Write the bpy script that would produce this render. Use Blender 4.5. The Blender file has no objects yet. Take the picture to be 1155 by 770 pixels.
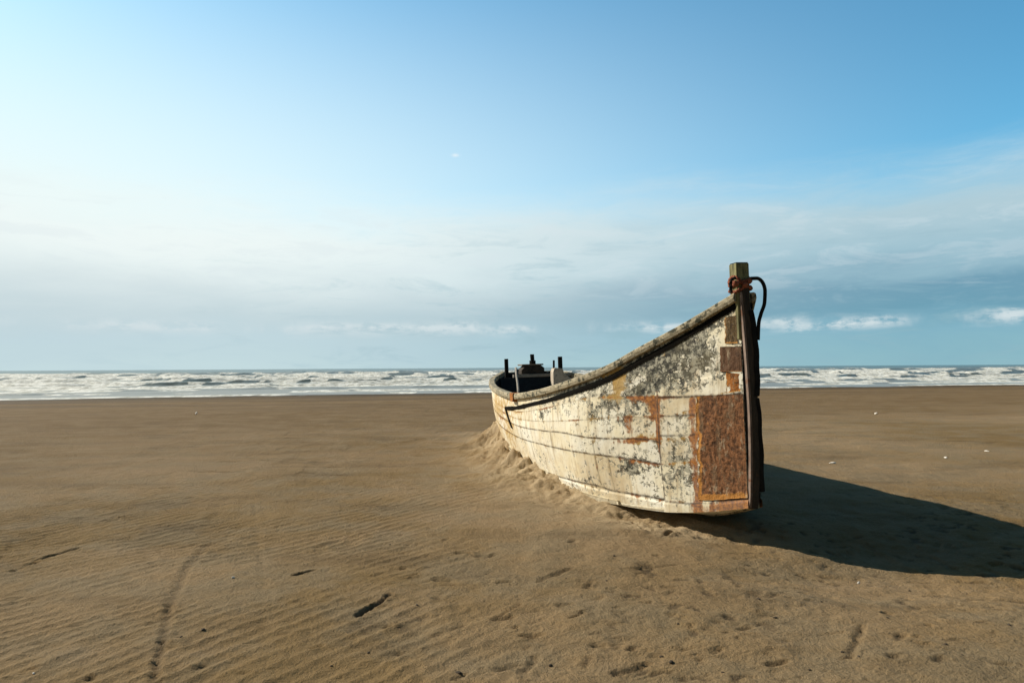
import numpy as np, math
def pchip(xs, ys):
    xs=np.array(xs,float); ys=np.array(ys,float); h=np.diff(xs); d=np.diff(ys)/h
    m=np.zeros_like(xs); m[0]=d[0]; m[-1]=d[-1]
    for i in range(1,len(xs)-1):
        if d[i-1]*d[i]>0:
            w1=2*h[i]+h[i-1]; w2=h[i]+2*h[i-1]; m[i]=(w1+w2)/(w1/d[i-1]+w2/d[i])
    def f(x):
        x=np.clip(np.asarray(x,float),xs[0],xs[-1]); i=np.clip(np.searchsorted(xs,x)-1,0,len(xs)-2)
        t=(x-xs[i])/h[i]
        return (ys[i]*(1+2*t)*(1-t)**2+m[i]*h[i]*t*(1-t)**2+ys[i+1]*t*t*(3-2*t)+m[i+1]*h[i]*t*t*(t-1))
    return f
S_END=7.1
gb=pchip([0,.5,.9,1.2,1.7,2.5,3.5,4.5,5.5,6.3,7.1],[.05,.28,.5,.65,.85,1.0,1.06,1.03,.94,.79,.46])
gz=pchip([0,.5,.9,1.2,1.7,2.5,3.5,4.5,5.5,6.3,7.1],[1.79,1.572,1.40,1.27,1.14,1.02,.955,.975,1.02,1.085,1.18])
cb=pchip([0,.33,.69,1.2,1.74,2.96,4.08,6.0,7.1],[.045,.21,.39,.57,.74,.84,.83,.66,.38])
cz=pchip([0,.33,.69,1.2,1.74,2.96,4.08,6.0,7.1],[.215,.135,.075,.04,.005,-.03,-.03,.02,.08])
TH=math.radians(11.95); LIST=math.radians(-1.6)
ORG=np.array([1.78,5.05,0.])
def side(s,v,off=0.):
    """starboard skin point, local: x port, y aft, z up; v 0 chine .. 1 sheer"""
    s=np.asarray(s,float); v=np.asarray(v,float)
    bul=.055*np.minimum(1,s/1.3)*np.sin(np.pi*v)
    x=-(cb(s)*(1-v)+gb(s)*v+bul)-off; z=cz(s)*(1-v)+gz(s)*v
    return np.stack([x,s+0*v,z],-1)
def world(p):
    p=np.asarray(p,float); c,s_=math.cos(LIST),math.sin(LIST)
    x=p[...,0]*c+p[...,2]*s_; z=-p[...,0]*s_+p[...,2]*c; y=p[...,1]
    C,S=math.cos(TH),math.sin(TH)
    return np.stack([x*C-y*S,x*S+y*C,z],-1)+ORG
H=1.25;F=770.;PITCH=math.radians(2.19);ROLL=math.radians(.35)
def px(p):
    p=np.asarray(p,float)-np.array([0,0,H])
    c,s=math.cos(PITCH),math.sin(PITCH)
    d=p[...,1]*c+p[...,2]*s; up=-p[...,1]*s+p[...,2]*c; x=p[...,0]/d*F; y=up/d*F
    C,S=math.cos(ROLL),math.sin(ROLL)
    # camera rolled clockwise: image rotates counter-clockwise
    return np.stack([577.5+x*C-y*S, 385-(y*C+x*S)],-1)
import bpy, bmesh, random
random.seed(4); rng=np.random.default_rng(7)
C=bpy.context.scene.collection
# ------------------------------------------------------------------ noise (numpy)
def _hash(i,j,seed):
    h=(i.astype(np.int64)*374761393+j.astype(np.int64)*668265263+seed*1442695041)&0xffffffff
    h=((h^(h>>13))*1274126177)&0xffffffff
    return ((h^(h>>16))&0xffff)/65535.
def vnoise(x,y,seed=0):
    xi=np.floor(x); yi=np.floor(y); fx=x-xi; fy=y-yi
    fx=fx*fx*fx*(fx*(fx*6-15)+10); fy=fy*fy*fy*(fy*(fy*6-15)+10)
    a=_hash(xi,yi,seed); b=_hash(xi+1,yi,seed); c=_hash(xi,yi+1,seed); d=_hash(xi+1,yi+1,seed)
    return (a*(1-fx)+b*fx)*(1-fy)+(c*(1-fx)+d*fx)*fy
def fbm(x,y,seed=0,o=4,r=.5):
    t=0;a=1;n=0
    for k in range(o):
        t=t+a*vnoise(x*2**k+k*17.3,y*2**k-k*9.1,seed+k); n+=a; a*=r
    return t/n
def sst(a,b,x):
    t=np.clip((x-a)/(b-a),0,1); return t*t*(3-2*t)
# ------------------------------------------------------------------ object helpers
def link(o,parent=None):
    C.objects.link(o)
    if parent is not None: o.parent=parent
    return o
def tag(o,label=None,cat=None,group=None,kind=None):
    if label: o['label']=label
    if cat: o['category']=cat
    if group: o['group']=group
    if kind: o['kind']=kind
    return o
def mesh(name,verts,faces,mat,parent=None,smooth=True,attrs=None):
    me=bpy.data.meshes.new(name)
    verts=np.asarray(verts,np.float32); faces=np.asarray(faces,np.int32)
    if faces.ndim==2:
        nf,k=faces.shape
        me.vertices.add(len(verts)); me.vertices.foreach_set('co',verts.ravel())
        me.loops.add(nf*k); me.loops.foreach_set('vertex_index',faces.ravel())
        me.polygons.add(nf); me.polygons.foreach_set('loop_start',np.arange(0,nf*k,k,dtype=np.int32))
        me.update(calc_edges=True)
    me.polygons.foreach_set('use_smooth',np.full(len(me.polygons),smooth))
    for n,a in (attrs or {}).items():
        at=me.attributes.new(n,'FLOAT','POINT'); at.data.foreach_set('value',np.asarray(a,np.float32).ravel())
    me.validate(); me.materials.append(mat)
    return link(bpy.data.objects.new(name,me),parent)
def grid_faces(nu,nv,flip=False):
    i,j=np.meshgrid(np.arange(nu-1),np.arange(nv-1),indexing='ij'); a=(i*nv+j).ravel()
    f=np.stack([a,a+nv,a+nv+1,a+1],-1)
    return f[:,::-1] if flip else f
def bm_obj(name,bm,mat,parent=None,smooth=False,bevel=0):
    me=bpy.data.meshes.new(name); bmesh.ops.recalc_face_normals(bm,faces=bm.faces); bm.to_mesh(me); bm.free()
    me.polygons.foreach_set('use_smooth',np.full(len(me.polygons),smooth)); me.materials.append(mat)
    o=link(bpy.data.objects.new(name,me),parent)
    if bevel:
        m=o.modifiers.new('bevel','BEVEL'); m.width=bevel; m.segments=2; m.limit_method='ANGLE'
    return o
def sweep(path,prof,closed_prof=True):
    """path: list of (origin, ax, ay) ; prof: list of (a,b) -> verts, faces incl. end caps as quads if 4"""
    V=[];n=len(prof)
    for o,ax,ay in path:
        for a,b in prof: V.append(np.asarray(o)+np.asarray(ax)*a+np.asarray(ay)*b)
    Fc=[]
    for i in range(len(path)-1):
        for j in range(n):
            k=(j+1)%n; Fc.append([i*n+j,i*n+k,(i+1)*n+k,(i+1)*n+j])
    bm=bmesh.new(); vs=[bm.verts.new(v) for v in V]
    for f in Fc: bm.faces.new([vs[t] for t in f])
    bm.faces.new([vs[j] for j in range(n)][::-1]); bm.faces.new([vs[(len(path)-1)*n+j] for j in range(n)])
    return bm
def tube(pts,r,seg=8,twist=0):
    pts=[np.asarray(p,float) for p in pts]; path=[]; a=None
    for i,p in enumerate(pts):
        t=pts[min(i+1,len(pts)-1)]-pts[max(i-1,0)]; t/=np.linalg.norm(t)
        if a is None: a=np.cross(t,[0,0,1.] if abs(t[2])<.9 else [1,0,0.])
        a=a-t*np.dot(a,t); a/=np.linalg.norm(a); b=np.cross(t,a); c,s_=math.cos(twist*i),math.sin(twist*i)
        path.append((p,a*c+b*s_,b*c-a*s_))
    prof=[(r*math.cos(2*math.pi*k/seg)*(1+.22*(twist!=0)*math.cos(6*math.pi*k/seg)),r*math.sin(2*math.pi*k/seg)*(1+.22*(twist!=0)*math.cos(6*math.pi*k/seg))) for k in range(seg)]
    return sweep(path,prof)
def smooth_path(pts,n=8):
    P=np.array(pts,float); t=np.arange(len(P)); tt=np.linspace(0,len(P)-1,(len(P)-1)*n+1)
    return np.stack([pchip(t,P[:,k])(tt) for k in range(P.shape[1])],-1)
def box_bm(x0,x1,y0,y1,z0,z1,bm=None):
    bm=bm or bmesh.new()
    v=[bm.verts.new(p) for p in [(x0,y0,z0),(x1,y0,z0),(x1,y1,z0),(x0,y1,z0),(x0,y0,z1),(x1,y0,z1),(x1,y1,z1),(x0,y1,z1)]]
    for f in [(3,2,1,0),(4,5,6,7),(0,1,5,4),(1,2,6,5),(2,3,7,6),(3,0,4,7)]: bm.faces.new([v[i] for i in f])
    return bm
# ------------------------------------------------------------------ node helper
class G:
    def __init__(s,tree): s.t=tree; s.n=tree.nodes; s.n.clear()
    def node(s,ty,ins=None,**kw):
        nd=s.n.new(ty)
        for k,v in kw.items(): setattr(nd,k,v)
        for k,v in (ins or {}).items(): s.put(nd.inputs[k],v)
        return nd
    def put(s,sock,v):
        if isinstance(v,bpy.types.NodeSocket): s.t.links.new(v,sock)
        else:
            if isinstance(v,(tuple,list)) and sock.type=='RGBA' and len(v)==3: v=(*v,1)
            sock.default_value=v
    def m(s,op,a,b=None,c=None,clamp=False):
        nd=s.n.new('ShaderNodeMath'); nd.operation=op; nd.use_clamp=clamp
        for i,v in enumerate((a,b,c)):
            if v is not None: s.put(nd.inputs[i],v)
        return nd.outputs[0]
    def add(s,*a):
        r=a[0]
        for x in a[1:]: r=s.m('ADD',r,x)
        return r
    def mul(s,*a):
        r=a[0]
        for x in a[1:]: r=s.m('MULTIPLY',r,x)
        return r
    def sub(s,a,b): return s.m('SUBTRACT',a,b)
    def sst(s,a,b,x):
        nd=s.n.new('ShaderNodeMapRange'); nd.interpolation_type='SMOOTHSTEP'
        s.put(nd.inputs['Value'],x); s.put(nd.inputs['From Min'],a); s.put(nd.inputs['From Max'],b)
        return nd.outputs[0]
    def gauss(s,x,c,w):
        d=s.m('DIVIDE',s.sub(x,c),w); return s.m('POWER',2.71828,s.mul(s.mul(d,d),-1.))
    def mix(s,f,a,b,mode='MIX'):
        nd=s.n.new('ShaderNodeMix'); nd.data_type='RGBA'; nd.blend_type=mode
        s.put(nd.inputs[0],f); s.put(nd.inputs[6],a); s.put(nd.inputs[7],b); return nd.outputs[2]
    def noise(s,vec,scale,detail=5,rough=.55,dist=0.,typ='FBM'):
        nd=s.node('ShaderNodeTexNoise',{'Vector':vec,'Scale':scale,'Detail':detail,'Roughness':rough,'Distortion':dist})
        return nd.outputs[0]
    def attr(s,name): return s.node('ShaderNodeAttribute',attribute_name=name).outputs['Fac']
    def obj(s): return s.node('ShaderNodeTexCoord').outputs['Object']
    def scale(s,vec,x,y,z):
        nd=s.node('ShaderNodeMapping',{'Vector':vec,'Scale':(x,y,z)}); return nd.outputs[0]
    def ramp(s,f,stops,interp='LINEAR'):
        nd=s.n.new('ShaderNodeValToRGB'); s.put(nd.inputs[0],f); cr=nd.color_ramp; cr.interpolation=interp
        while len(cr.elements)<len(stops): cr.elements.new(.5)
        for e,(p,c) in zip(cr.elements,stops): e.position=p; e.color=(*c,1) if len(c)==3 else c
        return nd.outputs[0]
    def bump(s,h,st,dist=.01,normal=None):
        i={'Height':h,'Strength':st,'Distance':dist}
        if normal is not None: i['Normal']=normal
        return s.node('ShaderNodeBump',i).outputs[0]
    def out(s,color,rough=.8,normal=None,spec=.3,metal=0.):
        p=s.node('ShaderNodeBsdfPrincipled',{'Base Color':color,'Roughness':rough,'Specular IOR Level':spec,'Metallic':metal})
        if normal is not None: s.put(p.inputs['Normal'],normal)
        o=s.node('ShaderNodeOutputMaterial',{'Surface':p.outputs[0]}); return p
def mat(name):
    m=bpy.data.materials.new(name); m.use_nodes=True; return m,G(m.node_tree)
# ------------------------------------------------------------------ materials
def rough_mat(name,c1,c2,scale=8,stretch=(1,1,1),c3=None,t3=(.58,.66),rough=.85,bs=.5,bd=.004,s3=14,spec=.3):
    m,g=mat(name); v=g.scale(g.obj(),*stretch)
    n=g.noise(v,scale,6,.65); n2=g.noise(v,scale*5,5,.6)
    col=g.mix(g.sst(.35,.65,n),c1,c2)
    col=g.mix(g.mul(g.sst(.4,.75,n2),.5),col,tuple(x*.45 for x in c1))
    if c3: col=g.mix(g.sst(*t3,g.noise(g.obj(),s3,6,.7)),col,c3)
    g.out(col,rough,g.bump(g.add(n,n2),bs,bd),spec); return m
def sand_material():
    m,g=mat('sand'); v=g.obj()
    big=g.noise(v,.28,4,.55); mid=g.noise(v,1.6,5,.6); fine=g.noise(v,26,5,.65); grain=g.noise(v,190,3,.7)
    col=g.mix(g.sst(.36,.64,big),SAND_A,SAND_B)
    col=g.mix(g.mul(g.sst(.42,.62,mid),.70),col,SAND_C)
    col=g.mix(g.mul(g.sst(.52,.74,fine),.28),col,SAND_D)
    col=g.mix(g.mul(g.sst(.57,.72,grain),.35),col,(.055,.04,.026))
    col=g.mix(g.mul(g.sst(.60,.74,g.noise(v,140,2,.6)),.25),col,(.50,.37,.23))
    col=g.mix(g.mul(g.attr('dark'),.9),col,(.075,.052,.030))
    col=g.mix(g.mul(g.attr('dry'),g.sst(.25,.6,mid)),col,(.50,.385,.24))
    col=g.mix(g.mul(g.attr('damp'),.72),col,g.mix(g.sst(.4,.62,mid),(.140,.085,.033),(.185,.118,.052)))
    mot=g.noise(g.scale(v,.55,1.5,1),1.,6,.68); col=g.mix(g.mul(g.sst(.50,.68,mot),.42),col,(.105,.070,.034)); col=g.mix(g.mul(g.sst(.47,.33,mot),.25),col,(.33,.235,.14))
    wet=g.attr('wet'); streak=g.noise(g.scale(v,.12,1.1,1),1.,4,.6)
    wet2=g.m('MULTIPLY',wet,g.sst(.25,.62,g.add(streak,g.mul(wet,.22))),clamp=True)
    col=g.mix(g.mul(wet2,.92),col,(.085,.054,.022)); col=g.mix(g.mul(g.attr('edge_wet'),.85),col,(.035,.024,.012))
    pit=g.noise(v,62,4,.65); col=g.mix(g.mul(g.sst(.58,.70,pit),.30),col,(.085,.06,.034))
    h=g.add(g.mul(fine,1.1),g.mul(grain,.45),g.mul(pit,.9),g.mul(g.noise(v,7,4,.6),1.2))
    rough=g.sub(.95,g.mul(wet2,.15))
    g.out(col,rough,g.bump(h,.8,.018),.15); return m
SAND_A=(.205,.133,.053); SAND_B=(.290,.200,.106); SAND_C=(.225,.170,.098); SAND_D=(.120,.085,.046)
def hull_material():
    m,g=mat('hull_paint'); v=g.obj(); a=g.attr
    vs=g.scale(v,1,1,.35); n=g.noise(v,3.2,5,.6); n2=g.noise(v,13,8,.72); n3=g.noise(v,38,6,.7); nv=g.noise(g.scale(v,9,9,1.2),1.6,6,.65)
    col=g.mix(g.sst(.38,.62,n),(.85,.77,.56),(.87,.83,.69))
    col=g.mix(g.mul(g.sst(.48,.66,g.noise(v,2.1,5,.65)),.55),col,(.62,.47,.25)); col=g.mix(g.mul(g.sst(.50,.64,nv),.6),col,(.46,.35,.20)); col=g.mix(g.mul(g.sst(.55,.64,n2),.5),col,(.83,.81,.72))           # run-down streaks
    col=g.mix(g.mul(g.sst(.55,.72,n3),.35),col,(.40,.36,.27))
    tn=a('tone'); col=g.mix(g.mul(g.sst(.45,1.,tn),.42),col,(.60,.47,.28)); col=g.mix(g.mul(g.sst(.45,.0,tn),.35),col,(.80,.80,.74))
    # flaked paint down to grey-green wood
    nb=g.noise(g.scale(v,1,1,1.6),24,7,.75); fl=g.add(g.mul(n2,.62),g.mul(nb,.38),g.mul(g.sub(n3,.5),.6),g.mul(g.sub(a('flake'),.5),.50))
    wood=g.mix(g.sst(.42,.58,nb),(.012,.012,.010),(.11,.105,.075)); wood=g.mix(g.mul(g.sst(.50,.57,g.noise(v,19,7,.75)),.85),wood,(.50,.47,.36))
    wood=g.mix(g.mul(g.sst(.5,.7,n),.5),wood,(.17,.14,.075))
    col=g.mix(g.sst(.55,.60,fl),col,wood)
    ye=g.add(n2,g.mul(g.sub(a('yellow'),.5),.6)); col=g.mix(g.mul(g.sst(.56,.70,ye),.8),col,(.48,.29,.065))
    ru=g.add(g.mul(g.add(n2,nv),.5),g.mul(g.sub(a('rust'),.5),.7)); rc=g.mix(g.sst(.4,.6,n3),(.17,.05,.014),(.46,.17,.03))
    col=g.mix(g.mul(g.sst(.58,.70,ru),.9),col,rc)
    col=g.mix(g.mul(a('seam'),g.sst(.25,.55,n2)),col,(.035,.022,.013))
    h=g.add(g.mul(g.sst(.55,.60,fl),-.8),g.mul(n3,.6),g.mul(nv,.5),g.mul(a('seam'),-1.5))
    g.out(col,.72,g.bump(h,.55,.006),.3); return m
def rust_material(name,dark,mid,bright,t=(.58,.70),scale=9):
    m,g=mat(name); v=g.obj(); n=g.noise(v,scale,7,.7); n2=g.noise(v,scale*4,6,.7); n3=g.noise(g.scale(v,6,6,1.),3,6,.65)
    col=g.mix(g.sst(.35,.62,n2),dark,mid); col=g.mix(g.mul(g.sst(.5,.7,n3),.7),col,(.22,.15,.085))
    col=g.mix(g.mul(g.sst(*t,g.add(g.mul(n,.8),g.mul(g.attr('edge'),.5))),.9),col,bright)
    col=g.mix(g.mul(g.sst(.54,.66,g.noise(g.scale(v,1,1,.6),scale*1.3,7,.72)),.75),col,(.46,.37,.25)); col=g.mix(g.mul(g.sst(.54,.64,g.noise(v,scale*.6,6,.7)),.7),col,(.045,.024,.014))
    g.out(col,.85,g.bump(g.add(n,g.mul(n2,.7),n3),.8,.012),.25); return m
def sea_material():
    m,g=mat('sea_water'); v=g.obj(); fo=g.attr('foam'); sh=g.attr('shallow'); fa=g.attr('far')
    nx=g.noise(g.scale(v,.40,.34,4),1.1,8,.66); nf=g.noise(g.scale(v,1.3,.5,7),1.6,6,.68); ns=g.noise(g.scale(v,.10,.55,1),1.,5,.6)
    f=g.sst(.44,.62,g.add(g.mul(nx,.85),g.mul(nf,.45),g.mul(g.sub(fo,.62),.80),-.17))
    water=g.mix(sh,(.10,.105,.070),(.26,.24,.19)); water=g.mix(g.mul(g.sst(.4,.65,ns),.5),water,(.17,.16,.12)); water=g.mix(fa,water,(.075,.13,.125))
    white=g.mix(g.sst(.38,.60,nf),(.42,.42,.36),(.86,.86,.80))
    white=g.mix(g.mul(g.sst(.5,.68,nx),.35),white,(.60,.60,.52))
    col=g.mix(f,water,white)
    rough=g.add(.32,g.mul(f,.5))
    g.out(col,rough,g.bump(g.add(g.mul(nf,.9),nx),.6,.10),.3); return m
# ------------------------------------------------------------------ terrain
def shore(x): return 42+.25*x+2.6*(fbm(x*.05+3,x*0+1.5,21,4,.55)-.5)*2+.6*np.sin(x*.23)
def mound(x,y):
    """sand banked against the starboard side; local frame of the boat"""
    Cc,Ss=math.cos(TH),math.sin(TH); dx=x-ORG[0]; dy=y-ORG[1]
    lx=dx*Cc+dy*Ss; ly=-dx*Ss+dy*Cc
    s=np.clip(ly,0,S_END); b=cb(s)
    d=-lx-b+.03                                        # distance outside the starboard chine
    hh=pchip([-.5,.9,1.5,2.3,3.2,4.3,6.4,7.4,8.6],[0,.0,.025,.12,.19,.26,.36,.30,0])(ly)
    wd=.27+.30*fbm(x*1.3,y*1.3,5,3)
    prof=np.where(d>-.15,np.exp(-(np.maximum(d-.02,0)/wd)**1.6),np.exp(-((d+.15)/.35)**2))
    pd=lx-b                                            # port side, lower
    prof2=np.exp(-(np.maximum(pd,0)/.5)**2)*.45
    h=hh*np.maximum(prof,np.where(lx>-b,prof2*np.where(lx>0,1,.0)+np.where(np.abs(lx)<b,.3,0),0))
    return h,d,ly
def tens(lo,hi,step,grow,far):
    c=list(np.arange(lo,hi+1e-6,step)); st=step; a=c[-1]
    while a<far: st*=grow; a+=st; c.append(a)
    return c
DIMPLES=[]
def gp(a,b):
    """ground point seen at that spot of the photograph (level sand)"""
    hz=418-7*a/1155; k=H/(b-hz); return ((a-577.5)*k,F*k)
def build_sand(M):
    xs=tens(0,4.2,.0155,1.035,3500); xs=np.array([-v for v in xs[:0:-1]]+xs)
    ys=[1.5]; 
    while ys[-1]<13: ys.append(ys[-1]+.0100*max(1,ys[-1]/3.0)**1.25)
    st=ys[-1]-ys[-2]
    while ys[-1]<4000: st*=1.022 if ys[-1]<70 else 1.12; ys.append(ys[-1]+st)
    yb=[1.5]; st=.03
    while yb[-1]>-1500: st*=1.2; yb.append(yb[-1]-st)
    ys=np.array(yb[:0:-1]+ys)
    X,Y=np.meshgrid(xs,ys,indexing='ij')
    q=shore(X)-Y
    near=sst(40,10,np.hypot(X,Y))
    z=np.where(q>0,-.25*(1-sst(0,22,q)),-.25-.03*np.minimum(-q,60)+(-q>0)*0.)
    z=z+.035*(fbm(X*.22,Y*.22,1,3)-.5)*sst(0,8,q)+near*(.045*(fbm(X*.7,Y*.7,2,3)-.5))
    z=z-near*.010*sst(.55,.7,fbm(X*1.7+4,Y*1.2,9,3))
    # lumpy churned sand right of centre
    lump=near*sst(-1.6,.2,X-.25*(Y-3))*sst(9,4,Y)
    z=z+lump*(.026*(fbm(X*4.5,Y*4.5,31,4,.55)-.5))+near*.012*(fbm(X*9,Y*9,33,3,.6)-.5)+sst(9,4,Y)*near*.007*(fbm(X*21,Y*21,35,3,.65)-.5)
    # wind ripples
    wx=.16*(fbm(X*.8,Y*.8,11,3)-.5); 
    ph=(X*.80-Y*.60+wx*1.6)/.098
    rp=near*sst(.36,.55,fbm(X*.5+9,Y*.5+2,12,3)+.16*sst(.3,-1.2,X)-.05)*sst(10,5,Y)*sst(.15,-.75,X-.04*Y)
    tri=np.abs((ph+.18*np.sin(2*math.pi*ph))%1*2-1)
    z=z+rp*.0090*(tri-.5)*(.6+.8*fbm(X*3,Y*3,13,2))
    dark=np.zeros_like(z)
    def seg(a,b,w,dep,lip=.4,dk=0.,nz=.5):
        a=np.array(a);b=np.array(b);L=np.linalg.norm(b-a)
        i0,i1=np.searchsorted(xs,[min(a[0],b[0])-w*5,max(a[0],b[0])+w*5]); j0,j1=np.searchsorted(ys,[min(a[1],b[1])-w*5,max(a[1],b[1])+w*5]); sl=(slice(i0,i1),slice(j0,j1))
        if i1-i0<2 or j1-j0<2: return
        X_,Y_=X[sl],Y[sl]
        t=np.clip(((X_-a[0])*(b[0]-a[0])+(Y_-a[1])*(b[1]-a[1]))/L**2,0,1)
        wj=.022*(fbm(X_*14,Y_*14,45,2)-.5)
        dd=np.hypot(X_-(a[0]+t*(b[0]-a[0]))+wj,Y_-(a[1]+t*(b[1]-a[1]))-wj)/w
        dd=dd*(1+nz*(fbm(X_/w*.5,Y_/w*.5,44,2)-.5))
        z[sl]-=dep*np.exp(-dd**2); z[sl]+=lip*dep*np.exp(-((dd-1.7)/.6)**2)
        if dk: dark[sl]=np.maximum(dark[sl],dk*np.exp(-(dd*1.1)**2))
    # old wheel rut and drag marks in the left foreground
    P=[gp(236,610),gp(212,640),gp(196,680),gp(187,720),gp(178,768)]
    for i in range(4): seg(P[i],P[i+1],(.03,.028,.020,.018)[i],(.007,.007,.010,.014)[i],.35,(.3,.3,.45,.65)[i])
    P=[gp(300,655),gp(292,600),gp(288,560)]
    for i in range(2): seg(P[i],P[i+1],.02,.003,.3)
    for a,b,w,dp,dk in [((45,628),(92,615),.05,.030,.4),((118,585),(143,580),.05,.028,.3),((335,646),(356,641),.045,.04,.6),((404,690),(440,668),.04,.04,.55),
        ((168,520),(186,517),.05,.03,.35),((172,509),(180,508),.06,.03,.3),((270,500),(300,497),.06,.03,.3),((335,496),(345,495),.05,.02,.3),((160,550),(200,548),.06,.025,.2),
        ((20,640),(45,630),.05,.02,.1),((605,655),(640,640),.05,.02,.2),((690,755),(725,745),.04,.022,.3),((560,690),(585,680),.03,.018,.3),((640,695),(655,690),.025,.03,.5),
        ((585,760),(600,735),.05,.02,.25),((700,640),(760,632),.04,.014,.1),((860,745),(880,742),.04,.022,.3),((950,735),(965,700),.04,.02,.2)]:
        seg(gp(*a),gp(*b),w*.36,dp*.6,.3,min(1,dk*1.5))
    # pock marks and foot scuffs
    r2=np.random.default_rng(3)
    for k in range(190):
        if k<140: a,b=r2.uniform(395,1155),r2.uniform(600,772)
        else: a,b=r2.uniform(0,400),r2.uniform(500,772)
        c=np.array(gp(a,b)); an=r2.normal(.5,.5); L=abs(r2.normal(0,.05)); w=.008+.016*r2.random()**2; w*=1. if a>395 else .6; L*=1. if a>395 else .5
        seg(c,c+L*np.array([math.cos(an),math.sin(an)])+1e-4,w,w*r2.uniform(.4,.9),r2.uniform(.1,.4),r2.uniform(0,.8)**1.3)
    # drying streaks on the mid beach
    for k in range(60):
        cx,cy=r2.uniform(-14,22),r2.uniform(11,32); 
        if k%3==0: cx=r2.uniform(-4,-.5); cy=r2.uniform(8,13)
        L=r2.uniform(.08,.4)*cy/12; w=.045*cy/10
        sel=(np.abs(X-cx)<L*2)&(np.abs(Y-cy)<w*6)
        if sel.any():
            dd=np.hypot((X[sel]-cx)/L,(Y[sel]-cy)/w); dd=dd*(.6+1.0*fbm(X[sel]*3.,Y[sel]*2.,46,2)); z[sel]-=.02*np.exp(-dd**2); dark[sel]=np.maximum(dark[sel],.75*np.exp(-dd**2))
    cl=sst(.46,.66,fbm(X*1.1+3,Y*.8+8,66,4))*near*sst(9,5,Y)*(.25+.75*sst(-1.3,.3,X-.15*(Y-3)))
    pk=sst(.60,.70,fbm(X*13,Y*13,67,3,.6)); z=z-.008*pk*cl; dark=np.maximum(dark,.8*pk*cl*sst(.45,.6,fbm(X*5,Y*5,69,2)))
    mh,md,ly=mound(X,Y)
    rough=(fbm(X*6,Y*6,51,4,.6)-.5)
    z=z+mh*(1+1.2*rough)+.085*(rough+.35*(fbm(X*17,Y*17,52,3,.6)-.5))*np.exp(-(np.maximum(md,0)/.5)**2)*((ly>.3)&(ly<8)&(md>-.1))
    # scoured hollow round the forefoot
    z=z-HOLLOW*np.exp(-(((X-2.35)/1.15)**2+((Y-4.45)/.75)**2))
    zx=(X-1.0)*.63+(Y-5.95)*-.77; zy=(X-1.0)*.77+(Y-5.95)*.63
    z=z-.075*np.exp(-(np.maximum(np.abs(zx-.55)-.45,0)/.25)**2-((zy-.05)/.32)**2)
    # broken crust edge beside the forefoot
    for a,b in [((712,582),(735,580)),((732,592),(752,588)),((716,588),(728,594)),((748,597),(757,592))]: seg(gp(*a),gp(*b),.018,.02,.6,.5)
    wet=sst(10,3.0,q+3*(fbm(X*.07,Y*.15,62,3)-.5))*.95+.75*sst(24,8,q)*sst(.48,.62,fbm(X*.06,Y*.4,61,4,.6))
    wet=np.where(q<0,1,np.clip(wet,0,1))
    dark=dark*sst(60,30,Y)
    o=mesh('sand',np.stack([X,Y,z],-1).reshape(-1,3),grid_faces(len(xs),len(ys)),M['sand'],attrs={'damp':sst(36,22,q+7*(fbm(X*.12,Y*.2,63,3)-.5))*(1-np.exp(-(np.maximum(md,0)/.9)**2)*(ly>0)*(ly<9)),'wet':wet,'dark':dark,'dry':.95*np.exp(-(np.maximum(md,0)/.62)**1.5)*(md>-.3)*sst(-.1,.7,ly)*sst(8.5,6.5,ly),'edge_wet':sst(2.6+1.2*(fbm(X*.3,X*0,68,2)-.5),.6,q)*(q>-3)})
    tag(o,kind='structure')
    # height lookup for things lying on the sand
    def zat(x,y):
        i=np.searchsorted(xs,x)-1;j=np.searchsorted(ys,y)-1; return float(z[i:i+2,j:j+2].mean())
    return zat
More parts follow.
